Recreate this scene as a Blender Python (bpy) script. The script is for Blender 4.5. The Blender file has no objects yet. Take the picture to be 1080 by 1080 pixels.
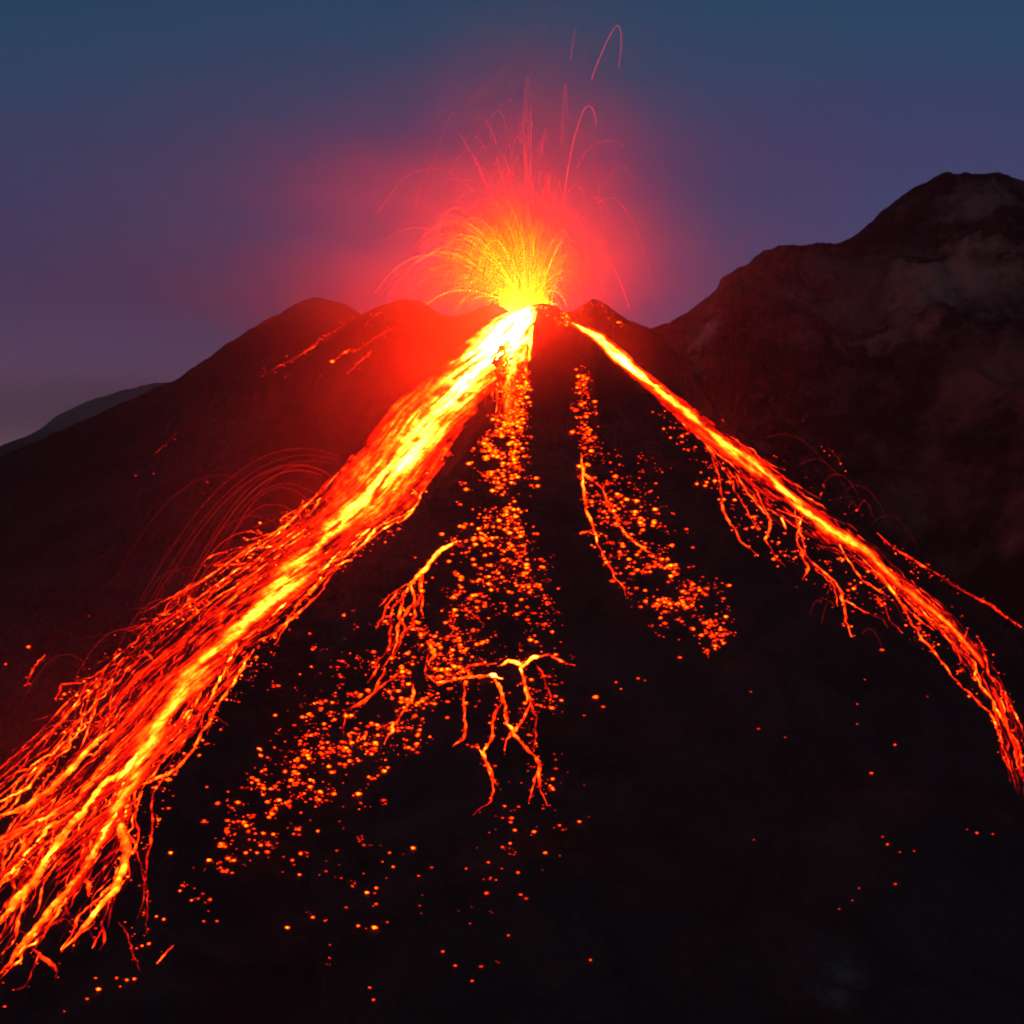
import bpy, bmesh, math, random
import numpy as np
from mathutils import Vector

S = bpy.context.scene
COL = S.collection
R = math.radians
random.seed(7)
rng = np.random.default_rng(7)

# ------------------------------------------------------------------ camera
CAMZ = 250.0          # eye height above the plain, m
DIST = 1200.0         # distance from the eye to the vent, m
FPX = 540.0 / math.tan(R(12.5))   # focal length in units of the 1080-wide photo
cam_data = bpy.data.cameras.new('camera')
cam_data.sensor_width = 36
cam_data.angle = R(25)
cam_data.clip_start = 1.0
cam_data.clip_end = 30000
cam = bpy.data.objects.new('camera', cam_data)
COL.objects.link(cam)
cam.location = (0, -DIST, CAMZ)
cam.rotation_euler = (R(90), 0, 0)
S.camera = cam

# ------------------------------------------------------------------ sky and moonlike dusk light
SUN_EL, SUN_AZ = 20.0, 200.0
world = bpy.data.worlds.new("World")
S.world = world
world.use_nodes = True
nt = world.node_tree
bg = nt.nodes['Background']
bg.inputs['Strength'].default_value = 0.05
sky = nt.nodes.new('ShaderNodeTexSky')
sky.sky_type = 'NISHITA'
sky.sun_disc = False
sky.sun_elevation = R(SUN_EL)
sky.sun_rotation = R(SUN_AZ)
sky.altitude = 3000
geo = nt.nodes.new('ShaderNodeTexCoord')
sep = nt.nodes.new('ShaderNodeSeparateXYZ')
nt.links.new(geo.outputs['Generated'], sep.inputs[0])
mr = nt.nodes.new('ShaderNodeMapRange')
mr.inputs['From Min'].default_value = -0.05
mr.inputs['From Max'].default_value = 0.25
# soft high cloud bands bend the dusk gradient a little
mp = nt.nodes.new('ShaderNodeMapping')
mp.inputs['Scale'].default_value = (1.6, 1.6, 9.0)
mp.inputs['Rotation'].default_value = (0, R(14), 0)
nt.links.new(geo.outputs['Generated'], mp.inputs[0])
cl = nt.nodes.new('ShaderNodeTexNoise')
cl.inputs['Scale'].default_value = 2.2
cl.inputs['Detail'].default_value = 4
cl.inputs['Roughness'].default_value = 0.45
nt.links.new(mp.outputs[0], cl.inputs['Vector'])
ma = nt.nodes.new('ShaderNodeMath'); ma.operation = 'MULTIPLY_ADD'
ma.inputs[1].default_value = 0.11
nt.links.new(cl.outputs['Fac'], ma.inputs[0])
mb = nt.nodes.new('ShaderNodeMath'); mb.operation = 'ADD'
mb.inputs[1].default_value = -0.055
nt.links.new(sep.outputs['Z'], ma.inputs[2])
nt.links.new(ma.outputs[0], mb.inputs[0])
nt.links.new(mb.outputs[0], mr.inputs['Value'])
ramp = nt.nodes.new('ShaderNodeValToRGB')
cr = ramp.color_ramp
stops = [(0.00, (.34, .155, .22)), (0.17, (.385, .170, .25)), (0.36, (.40, .160, .27)),
         (0.50, (.335, .165, .320)), (0.63, (.28, .20, .36)), (0.86, (.16, .30, .40)), (1.0, (.12, .295, .38))]
cr.elements[0].position = 0; cr.elements[0].color = (*stops[0][1], 1)
cr.elements[1].position = 1; cr.elements[1].color = (*stops[-1][1], 1)
for p, c in stops[1:-1]:
    e = cr.elements.new(p); e.color = (*c, 1)
nt.links.new(mr.outputs[0], ramp.inputs[0])
mx = nt.nodes.new('ShaderNodeMix'); mx.data_type = 'RGBA'; mx.blend_type = 'MULTIPLY'
mx.inputs['Factor'].default_value = 1.0
nt.links.new(sky.outputs[0], mx.inputs[6])
nt.links.new(ramp.outputs[0], mx.inputs[7])
nt.links.new(mx.outputs[2], bg.inputs['Color'])

sl = bpy.data.lights.new('sun', 'SUN')
sl.energy = 0.13
sl.angle = R(10)
sl.color = (1.0, 0.93, 0.86)
so = bpy.data.objects.new('sun', sl)
COL.objects.link(so)
so.rotation_euler = (R(90 - SUN_EL), 0, R(180 - SUN_AZ))

vs = S.view_settings
vs.view_transform = 'Standard'
vs.look = 'None'
vs.exposure = 0.0
vs.gamma = 1.0
cy = S.cycles
cy.use_denoising = True
cy.use_light_tree = True
cy.max_bounces = 4
cy.diffuse_bounces = 2
cy.glossy_bounces = 1
cy.volume_bounces = 1
cy.transparent_max_bounces = 16
cy.sample_clamp_indirect = 4.0
cy.sample_clamp_direct = 0.0
cy.caustics_reflective = False
cy.caustics_refractive = False
cy.volume_step_rate = 2.0
cy.use_adaptive_sampling = True
cy.adaptive_threshold = 0.03
cy.filter_width = 2.0
cy.volume_max_steps = 128

# ------------------------------------------------------------------ numeric helpers
_tab = rng.random((256, 256))
def vnoise(x, y):
    xi = np.floor(x).astype(int); yi = np.floor(y).astype(int)
    fx = x - xi; fy = y - yi
    fx = fx * fx * (3 - 2 * fx); fy = fy * fy * (3 - 2 * fy)
    a = _tab[xi & 255, yi & 255]; b = _tab[(xi + 1) & 255, yi & 255]
    c = _tab[xi & 255, (yi + 1) & 255]; d = _tab[(xi + 1) & 255, (yi + 1) & 255]
    return (a * (1 - fx) + b * fx) * (1 - fy) + (c * (1 - fx) + d * fx) * fy
def fbm(x, y, o=5, g=0.5):
    s = 0; a = 1; n = 0
    for i in range(o):
        s = s + a * vnoise(x * 2 ** i + 17.3 * i, y * 2 ** i + 5.1 * i); n += a; a *= g
    return s / n * 2 - 1
def ridged(x, y, o=4):
    s = 0; a = 1; n = 0
    for i in range(o):
        s = s + a * (1 - np.abs(vnoise(x * 2 ** i + 9.7 * i, y * 2 ** i + 3.3 * i) * 2 - 1)); n += a; a *= 0.5
    return s / n
def smax(a, b, k):
    m = np.maximum(a, b)
    return m + k * np.log1p(np.exp(-np.abs(a - b) / k)) - k * 0.0
def sstep(a, b, x):
    t = np.clip((x - a) / (b - a), 0, 1)
    return t * t * (3 - 2 * t)
def wx(px, y): return (px - 540) / FPX * (DIST + y)
def wz(py, y): return CAMZ - (py - 540) / FPX * (DIST + y)
def profile(pts, y0):
    a = np.array(pts, float)
    x, z = wx(a[:, 0], y0), wz(a[:, 1], y0)
    return np.r_[x[0] - 1500, x, x[-1] + 1500], np.r_[z[0] - 1200, z, z[-1] - 1200]

VX, VZ = float(wx(556, 0)), float(wz(326, 0))     # the vent
SUM = profile([(250, 470), (300, 405), (340, 362), (370, 338), (385, 328), (400, 321), (420, 315), (436, 316), (450, 321),
               (464, 330), (478, 335), (486, 333), (497, 329), (510, 323), (522, 320), (532, 325), (541, 330), (552, 329), (560, 322),
               (572, 319), (584, 321), (592, 327), (603, 328), (613, 321), (625, 314), (634, 317), (642, 322), (650, 328),
               (663, 336), (690, 349), (720, 380), (760, 440)], 0)
LEFT = profile([(-900, 900), (-300, 600), (-100, 522), (0, 482), (60, 455), (120, 430), (185, 403), (215, 384), (250, 357), (285, 335),
                (310, 321), (325, 316), (338, 314), (352, 317), (370, 325), (400, 345), (450, 380), (520, 440), (650, 560)], 90)
FARL = profile([(-1200, 800), (-400, 610), (-150, 525), (0, 473), (50, 448), (90, 425), (130, 413), (175, 404), (210, 402), (260, 410),
                (330, 440), (500, 520)], 420)
MTN = profile([(500, 560), (560, 470), (600, 420), (640, 380), (670, 356), (690, 345), (705, 341), (720, 334), (735, 324), (748, 312),
               (757, 304), (760, 293), (775, 284), (790, 276), (805, 264), (820, 258), (833, 257), (850, 259), (868, 257), (885, 255),
               (897, 251), (910, 243), (922, 233), (935, 220), (950, 206), (965, 197), (985, 186), (1000, 183), (1030, 181),
               (1050, 184), (1080, 191), (1130, 210), (1220, 260), (1400, 350), (1800, 560), (2600, 900)], 330)

def features(x, y):
    """height of each land form at (x, y)"""
    wob = fbm(x / 60, y / 60, 3) * 6
    r = np.sqrt((x - VX) ** 2 + (y - 2) ** 2)
    th = np.arctan2(x - VX, -(y - 2))
    cone = VZ - 3 - 0.735 * (np.sqrt(r * r + 64) - 8) + 0.00016 * np.minimum(r, 900) ** 2
    gul = fbm(th * 5 + 40, r / 160 + 7, 4)
    cone = cone + gul * np.clip(r * 0.03, 0, 7)
    px, pz = SUM
    summit = np.interp(x, px, pz) - 0.85 * (np.sqrt((y - 1) ** 2 + 9) - 3)
    px, pz = LEFT
    left = np.interp(x, px, pz) + fbm(x / 11 + 2, y / 30, 4, .6) * 1.3 - 0.56 * (np.sqrt((y - 90 + wob) ** 2 + 225) - 15)
    px, pz = FARL
    far = np.interp(x, px, pz) - 0.5 * (np.sqrt((y - 420) ** 2 + 900) - 30)
    px, pz = MTN
    u = np.interp(x, px, pz)
    d = np.abs(y - 330)
    relief = (ridged(x / 95 + y / 260 + 3, y / 150 - x / 300, 4) - 0.62) * 60 * sstep(4, 90, d)
    mtn = u + fbm(x / 12 + 5, y / 40, 5, .62) * 3.8 - 0.62 * (np.sqrt((y - 330) ** 2 + 64) - 8) + relief + (ridged(x / 30 + y / 70, y / 45 + 8, 4) - .6) * 11 * sstep(6, 60, d)
    # a crag spur leaning towards the eye from the first shoulder
    sx = wx(770, 240) - 0.15 * (240 - y)
    mtn = mtn + 10 * np.exp(-((x - sx) / 16) ** 2) * sstep(330, 300, y) * sstep(60, 220, y)
    return cone, summit, left, far, mtn

def height(x, y, which=False):
    x = np.asarray(x, float); y = np.asarray(y, float)
    cone, summit, left, far, mtn = features(x, y)
    base = 18 + fbm(x / 420, y / 420, 5) * 26
    h = smax(cone, summit, 1.0)
    h2 = smax(smax(left, far, 5.0), mtn, 5.0)
    z = smax(h, h2, 4.0)
    z = smax(z, base, 14.0)
    # the hill the picture is taken from
    dc = np.sqrt(x ** 2 + (y + DIST) ** 2)
    z = smax(z, CAMZ - 4 - 0.5 * np.sqrt(dc * dc + 16), 3.0)
    # low mounds at the foot of the cone
    z = z + 15 * np.exp(-((x - 14) / 26) ** 2 - ((y + 372) / 26) ** 2)
    z = z + 16 * np.exp(-((x - 165) / 30) ** 2 - ((y + 318) / 30) ** 2)
    # roughness of ash, cinders and small ledges
    amp = np.clip(np.hypot(x - VX, y) / 140, 0.12, 1.0)
    crest = sstep(0, 26, np.abs(y - 330)) * sstep(0, 10, np.abs(y - 90))
    n1 = fbm(x / 26, y / 26, 5, 0.55) * 3.0
    n2 = fbm(x / 5 + 9, y / 5, 3, 0.6) * 0.95
    z = z + n1 * amp * (0.25 + 0.75 * crest) + n2 * (0.5 + 0.5 * amp)
    if which:
        k = np.argmax(np.stack([np.maximum(cone, summit), np.maximum(left, -1e9), far, mtn, base]), axis=0)
        return z, k
    return z

# ------------------------------------------------------------------ materials
def new_mat(name):
    m = bpy.data.materials.new(name); m.use_nodes = True
    n = m.node_tree; b = n.nodes['Principled BSDF']
    return m, n, b
def ramp_node(n, stops):
    r = n.nodes.new('ShaderNodeValToRGB'); e = r.color_ramp.elements
    e[0].position, e[0].color = stops[0][0], (*stops[0][1], 1)
    e[1].position, e[1].color = stops[-1][0], (*stops[-1][1], 1)
    for p, c in stops[1:-1]:
        q = e.new(p); q.color = (*c, 1)
    return r
def ash(name, dark, mid, light, scale, streak, bump=1.0, warp=0.6, patches=()):
    m, n, b = new_mat(name)
    tc = n.nodes.new('ShaderNodeNewGeometry')
    mp = n.nodes.new('ShaderNodeMapping'); mp.inputs['Scale'].default_value = streak
    n.links.new(tc.outputs['Position'], mp.inputs[0])
    a = n.nodes.new('ShaderNodeTexNoise'); a.inputs['Scale'].default_value = scale
    a.inputs['Detail'].default_value = 8; a.inputs['Roughness'].default_value = 0.62
    a.inputs['Distortion'].default_value = warp
    n.links.new(mp.outputs[0], a.inputs['Vector'])
    r = ramp_node(n, [(0.34, dark), (0.5, mid), (0.68, light)])
    n.links.new(a.outputs['Fac'], r.inputs[0])
    f = n.nodes.new('ShaderNodeTexNoise'); f.inputs['Scale'].default_value = 0.45
    f.inputs['Detail'].default_value = 6; f.inputs['Roughness'].default_value = 0.7
    n.links.new(tc.outputs['Position'], f.inputs['Vector'])
    g = n.nodes.new('ShaderNodeMix'); g.data_type = 'RGBA'; g.blend_type = 'MULTIPLY'
    g.inputs['Factor'].default_value = 0.75
    rr = ramp_node(n, [(0.3, (.35, .35, .35)), (0.7, (1.25, 1.2, 1.15))])
    n.links.new(f.outputs['Fac'], rr.inputs[0])
    n.links.new(r.outputs[0], g.inputs[6]); n.links.new(rr.outputs[0], g.inputs[7])
    last = g.outputs[2]
    for (cx, cy_, cz), rad, colr, sc in patches:    # pale patches of colour, each with its own place
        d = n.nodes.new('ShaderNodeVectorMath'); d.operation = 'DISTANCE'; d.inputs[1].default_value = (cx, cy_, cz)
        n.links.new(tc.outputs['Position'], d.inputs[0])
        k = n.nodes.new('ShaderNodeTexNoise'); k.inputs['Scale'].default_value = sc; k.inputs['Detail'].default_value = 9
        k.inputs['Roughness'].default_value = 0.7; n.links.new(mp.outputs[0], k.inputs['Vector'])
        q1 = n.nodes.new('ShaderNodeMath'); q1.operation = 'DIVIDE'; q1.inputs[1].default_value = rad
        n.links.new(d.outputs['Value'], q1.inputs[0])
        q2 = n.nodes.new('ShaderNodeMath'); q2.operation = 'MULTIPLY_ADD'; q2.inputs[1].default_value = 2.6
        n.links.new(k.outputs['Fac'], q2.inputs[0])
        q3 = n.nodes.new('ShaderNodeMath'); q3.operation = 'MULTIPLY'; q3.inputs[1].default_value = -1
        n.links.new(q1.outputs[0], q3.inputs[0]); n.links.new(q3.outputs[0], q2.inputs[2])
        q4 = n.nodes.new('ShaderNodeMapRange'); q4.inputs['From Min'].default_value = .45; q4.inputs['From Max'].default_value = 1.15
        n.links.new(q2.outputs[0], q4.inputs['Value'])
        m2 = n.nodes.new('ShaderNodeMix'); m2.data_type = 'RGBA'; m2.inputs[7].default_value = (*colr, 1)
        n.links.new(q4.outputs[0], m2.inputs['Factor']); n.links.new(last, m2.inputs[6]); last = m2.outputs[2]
    n.links.new(last, b.inputs['Base Color'])
    b.inputs['Roughness'].default_value = 0.95
    b.inputs['Specular IOR Level'].default_value = 0.15
    bu = n.nodes.new('ShaderNodeBump'); bu.inputs['Strength'].default_value = bump
    bu.inputs['Distance'].default_value = 1.6
    n.links.new(f.outputs['Fac'], bu.inputs['Height'])
    n.links.new(bu.outputs[0], b.inputs['Normal'])
    return m
# ------------------------------------------------------------------ terrain: one sheet, split where the land forms meet
def graded(lo, hi, step, far, grow=1.16):
    c = list(np.arange(lo, hi + step / 2, step))
    s = step; v = lo; left = []
    while v > -far:
        s *= grow; v -= s; left.append(v)
    s = step; v = hi; right = []
    while v < far:
        s *= grow; v += s; right.append(v)
    return np.array(left[::-1] + c + right)
GX = graded(-400, 420, 2.0, 6000)
GY = graded(-480, 470, 2.0, 6000)
XX, YY = np.meshgrid(GX, GY)
ZZ, KK = height(XX, YY, True)
def ground_z(x, y):
    """height of the sheet itself (bilinear in its grid)"""
    x = np.asarray(x, float); y = np.asarray(y, float)
    i = np.clip(np.searchsorted(GX, x) - 1, 0, len(GX) - 2); j = np.clip(np.searchsorted(GY, y) - 1, 0, len(GY) - 2)
    fx = (x - GX[i]) / (GX[i + 1] - GX[i]); fy = (y - GY[j]) / (GY[j + 1] - GY[j])
    return (ZZ[j, i] * (1 - fx) + ZZ[j, i + 1] * fx) * (1 - fy) + (ZZ[j + 1, i] * (1 - fx) + ZZ[j + 1, i + 1] * fx) * fy
def hit(px, py, t0=620.0, t1=1900.0):
    """where a line of sight first meets the land; returns x, y, z"""
    px = np.atleast_1d(np.asarray(px, float)); py = np.atleast_1d(np.asarray(py, float))
    dx = (px - 540) / FPX; dz = -(py - 540) / FPX
    t = np.full(px.shape, t0); done = np.zeros(px.shape, bool)
    while True:
        zz = CAMZ + dz * t; g = ground_z(dx * t, t - DIST)
        done |= zz <= g
        if done.all() or t.max() > t1: break
        t = np.where(done, t, t + 2.5)
    lo = t - 2.5; hi = t.copy()
    for _ in range(8):
        m = (lo + hi) / 2; b = CAMZ + dz * m <= ground_z(dx * m, m - DIST)
        hi = np.where(b, m, hi); lo = np.where(b, lo, m)
    t = np.minimum(hi, t1)
    return np.stack([dx * t, t - DIST, CAMZ + dz * t], -1)

def at_pt(px, py): return tuple(float(q) for q in hit([px], [py])[0])
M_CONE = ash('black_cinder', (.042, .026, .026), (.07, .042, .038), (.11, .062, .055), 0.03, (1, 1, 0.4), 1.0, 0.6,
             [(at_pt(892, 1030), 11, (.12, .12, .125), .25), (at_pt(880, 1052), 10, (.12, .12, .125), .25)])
M_LEFT = ash('dark_ash_slope', (.03, .019, .02), (.055, .03, .03), (.10, .055, .05), 0.018, (1, 1, 2.0))
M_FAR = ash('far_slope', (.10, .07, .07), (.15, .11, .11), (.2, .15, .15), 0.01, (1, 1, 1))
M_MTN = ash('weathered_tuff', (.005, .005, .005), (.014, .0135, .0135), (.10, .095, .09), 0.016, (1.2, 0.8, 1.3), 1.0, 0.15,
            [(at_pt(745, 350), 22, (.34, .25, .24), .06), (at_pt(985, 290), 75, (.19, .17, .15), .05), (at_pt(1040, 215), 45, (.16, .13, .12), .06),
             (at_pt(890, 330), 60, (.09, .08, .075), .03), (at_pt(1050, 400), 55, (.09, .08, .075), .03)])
M_PLAIN = ash('plain_cinder', (.02, .016, .018), (.035, .028, .03), (.06, .05, .05), 0.02, (1, 1, 1))

def build_terrain():
    ny, nx = XX.shape
    co = np.stack([XX, YY, ZZ], -1).reshape(-1, 3)
    idx = np.arange(nx * ny).reshape(ny, nx)
    q = np.stack([idx[:-1, :-1], idx[:-1, 1:], idx[1:, 1:], idx[1:, :-1]], -1).reshape(-1, 4)
    k = KK[:-1, :-1].reshape(-1)
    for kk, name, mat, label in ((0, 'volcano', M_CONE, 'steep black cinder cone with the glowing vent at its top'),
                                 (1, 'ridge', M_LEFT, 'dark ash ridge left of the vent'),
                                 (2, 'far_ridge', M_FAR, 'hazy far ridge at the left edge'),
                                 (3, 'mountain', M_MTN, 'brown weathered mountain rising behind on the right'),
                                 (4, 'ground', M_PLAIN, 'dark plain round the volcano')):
        f = q[k == kk]
        if not len(f): continue
        u, inv = np.unique(f, return_inverse=True)
        me = bpy.data.meshes.new(name)
        me.vertices.add(len(u)); me.vertices.foreach_set('co', co[u].reshape(-1).astype(np.float32))
        me.loops.add(len(f) * 4); me.loops.foreach_set('vertex_index', inv.reshape(-1).astype(np.int32))
        me.polygons.add(len(f)); me.polygons.foreach_set('loop_start', np.arange(0, len(f) * 4, 4, dtype=np.int32))
        me.polygons.foreach_set('loop_total', np.full(len(f), 4, np.int32))
        me.polygons.foreach_set('use_smooth', np.ones(len(f), bool))
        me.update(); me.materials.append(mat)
        o = bpy.data.objects.new(name, me); COL.objects.link(o)
        o['kind'] = 'structure'; o['label'] = label
build_terrain()

# ------------------------------------------------------------------ lava
GLOW = (1.0, 0.050, 0.0075)
def lava_mat(name, crust=0.0, scale=0.5, white=260.0):
    """black cooling skin over rock that glows by its own heat (attribute 'glow'): deep red when
    cool, orange, yellow and at last white as it gets hotter"""
    m, n, b = new_mat(name)
    b.inputs['Base Color'].default_value = (.02, .012, .012, 1)
    b.inputs['Roughness'].default_value = 0.9
    b.inputs['Specular IOR Level'].default_value = 0.1
    def mth(op, *a):
        k = n.nodes.new('ShaderNodeMath'); k.operation = op
        for i, q in enumerate(a):
            if isinstance(q, (int, float)): k.inputs[i].default_value = q
            else: n.links.new(q, k.inputs[i])
        return k.outputs[0]
    at = n.nodes.new('ShaderNodeAttribute'); at.attribute_name = 'glow'
    h = at.outputs['Fac']
    if crust:
        tc = n.nodes.new('ShaderNodeNewGeometry')
        a = n.nodes.new('ShaderNodeTexNoise'); a.inputs['Scale'].default_value = scale
        a.inputs['Detail'].default_value = 3; a.inputs['Roughness'].default_value = 0.65
        n.links.new(tc.outputs['Position'], a.inputs['Vector'])
        r = n.nodes.new('ShaderNodeMapRange')
        r.inputs['From Min'].default_value = 0.36; r.inputs['From Max'].default_value = 0.64
        r.inputs['To Min'].default_value = 1 - crust; r.inputs['To Max'].default_value = 1.6
        n.links.new(a.outputs['Fac'], r.inputs['Value'])
        h = mth('MULTIPLY', h, r.outputs[0])
    g = mth('MULTIPLY', mth('DIVIDE', h, mth('ADD', h, 7.0)), 0.062)
    bl = mth('MULTIPLY', mth('DIVIDE', h, mth('ADD', h, white)), 0.022)
    cc = n.nodes.new('ShaderNodeCombineColor')
    cc.inputs[0].default_value = 1.0
    n.links.new(g, cc.inputs[1]); n.links.new(bl, cc.inputs[2])
    n.links.new(cc.outputs[0], b.inputs['Emission Color'])
    n.links.new(h, b.inputs['Emission Strength'])
    return m
M_FLOW = lava_mat('flowing_lava', 0.35, 0.3)
M_CLOT = lava_mat('glowing_clots', white=2500.0)

def put(name, co, faces, heat, mat, parent=None, smooth=True):
    """one mesh object from arrays; faces is (n,3) or (n,4)"""
    co = np.asarray(co, float).reshape(-1, 3); faces = np.asarray(faces, int)
    k = faces.shape[1]
    me = bpy.data.meshes.new(name)
    me.vertices.add(len(co)); me.vertices.foreach_set('co', co.reshape(-1).astype(np.float32))
    me.loops.add(faces.size); me.loops.foreach_set('vertex_index', faces.reshape(-1).astype(np.int32))
    me.polygons.add(len(faces)); me.polygons.foreach_set('loop_start', np.arange(0, faces.size, k, dtype=np.int32))
    me.polygons.foreach_set('loop_total', np.full(len(faces), k, np.int32))
    me.polygons.foreach_set('use_smooth', np.full(len(faces), smooth, bool))
    me.update()
    at = me.attributes.new('glow', 'FLOAT', 'POINT'); at.data.foreach_set('value', np.asarray(heat, np.float32).reshape(-1))
    me.materials.append(mat)
    o = bpy.data.objects.new(name, me); COL.objects.link(o)
    if parent is not None: o.parent = parent
    return o
def tag(o, label, cat, group=None, kind=None):
    o['label'] = label; o['category'] = cat
    if group: o['group'] = group
    if kind: o['kind'] = kind
    return o
def thing(name, label, cat, group=None):
    o = bpy.data.objects.new(name, None); COL.objects.link(o)
    return tag(o, label, cat, group)
def resample(pts, step):
    a = np.array(pts, float)
    d = np.r_[0, np.cumsum(np.hypot(np.diff(a[:, 0]), np.diff(a[:, 1])))]
    n = max(3, int(d[-1] / step)); s = np.linspace(0, d[-1], n)
    return np.stack([np.interp(s, d, a[:, i]) for i in range(a.shape[1])], -1)

def sheet(rows, nv, step, lift, streak, lo, parent, name, seed=0.0, fade_end=True, speck=0.0):
    """a lava field lying on the slope. rows: Lx Ly Rx Ry Cx Cy half-width core-heat field-heat"""
    a = np.array(rows, float)
    d = np.r_[0, np.cumsum(np.hypot(np.diff(a[:, 4]), np.diff(a[:, 5])))]
    n = int(d[-1] / step); s = np.linspace(0, d[-1], n)
    g = np.stack([np.interp(s, d, a[:, i]) for i in range(9)], -1)
    v = np.linspace(-0.06, 1.06, nv)
    Sg, Vg = np.meshgrid(s, v, indexing='ij')
    Lx, Ly, Rx, Ry, Cx, Cy, HW, CH, FH = [g[:, i][:, None] for i in range(9)]
    PX = Lx * (1 - Vg) + Rx * Vg; PY = Ly * (1 - Vg) + Ry * Vg
    wpx = np.hypot(Rx - Lx, Ry - Ly)
    # where the core crosses the line from edge to edge
    vc = ((Cx - Lx) * (Rx - Lx) + (Cy - Ly) * (Ry - Ly)) / wpx ** 2
    meander = fbm(Sg / 60 + seed, Vg * 0 + seed, 3) * 4.5
    dist = (Vg - vc) * wpx + meander
    n1 = fbm(Sg / streak + seed, Vg * wpx / 7 + seed * 3, 4, 0.55)
    n2 = fbm(Sg / (streak * 0.3) + 30 + seed, Vg * wpx / 2.8 + seed, 3, 0.6)
    n3 = fbm(PX / 3.0 + 50, PY / 2.2 + seed, 2, 0.6)
    HWv = HW * np.clip(.9 + .8 * fbm(Sg / 26 + seed, Vg * 0 + 4, 4, .6), .35, 1.6)
    n4 = fbm(Sg / (streak * 2.2) + 70 + seed, Vg * wpx / 4.5 + seed, 3, 0.5)
    core = CH * np.exp(-np.abs(dist / HWv) ** 2.2) * np.clip(0.85 + 1.6 * n1 + 1.1 * n4 + .5 * n2, 0.04, 2.2)
    fl2 = FH * 2.2 * np.exp(4.2 * n4 - .6)
    eA = fbm(Sg / 21 + 5 + seed, Vg * 0 + 11, 4, .6); eB = fbm(Sg / 17 + 55 + seed, Vg * 0 + 31, 4, .6)
    edge = sstep(-0.05, 0.16 + 0.42 * np.maximum(eA, -.2), Vg) * sstep(1.05, 0.84 - 0.55 * np.maximum(eB, -.2), Vg)
    n5 = fbm(Sg / (streak * .7) + 11 + seed, Vg * wpx / 1.7 + seed * 2, 3, 0.6)
    fine = np.where(wpx > 100, 1.0, .35)
    fld = (.55 * FH * np.exp(2.4 * n1 + 1.7 * n2 + speck * n3 + 2.4 * n5 * fine) + .3 * fl2 * np.exp(1.8 * n5 * fine)) * edge * np.exp(-(dist / (wpx * 0.42)) ** 2)
    heat = core + fld * 0.62
    if fade_end: heat = heat * sstep(d[-1], d[-1] * 0.9, Sg)
    keep = heat > lo * (1 + 0.7 * n2)
    P = hit(PX.ravel(), PY.ravel()).reshape(n, nv, 3)
    keep &= ~((P[..., 1] > 9) & (np.abs(P[..., 0] - VX) < 90))       # nothing over the far side of the rim
    P[..., 2] += lift + 0.25 * n2
    idx = np.arange(n * nv).reshape(n, nv)
    q = np.stack([idx[:-1, :-1], idx[1:, :-1], idx[1:, 1:], idx[:-1, 1:]], -1).reshape(-1, 4)
    # leave out faces that would bridge a hollow seen edge-on
    Pf = P.reshape(-1, 3)
    span = np.maximum(np.linalg.norm(Pf[q[:, 0]] - Pf[q[:, 2]], axis=1), np.linalg.norm(Pf[q[:, 1]] - Pf[q[:, 3]], axis=1))
    kf = keep.ravel()[q].sum(1) >= 3
    q = q[kf & (span < 9)]
    u, inv = np.unique(q, return_inverse=True)
    return put(name, Pf[u], inv.reshape(-1, 4), heat.ravel()[u], M_FLOW, parent)

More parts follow.
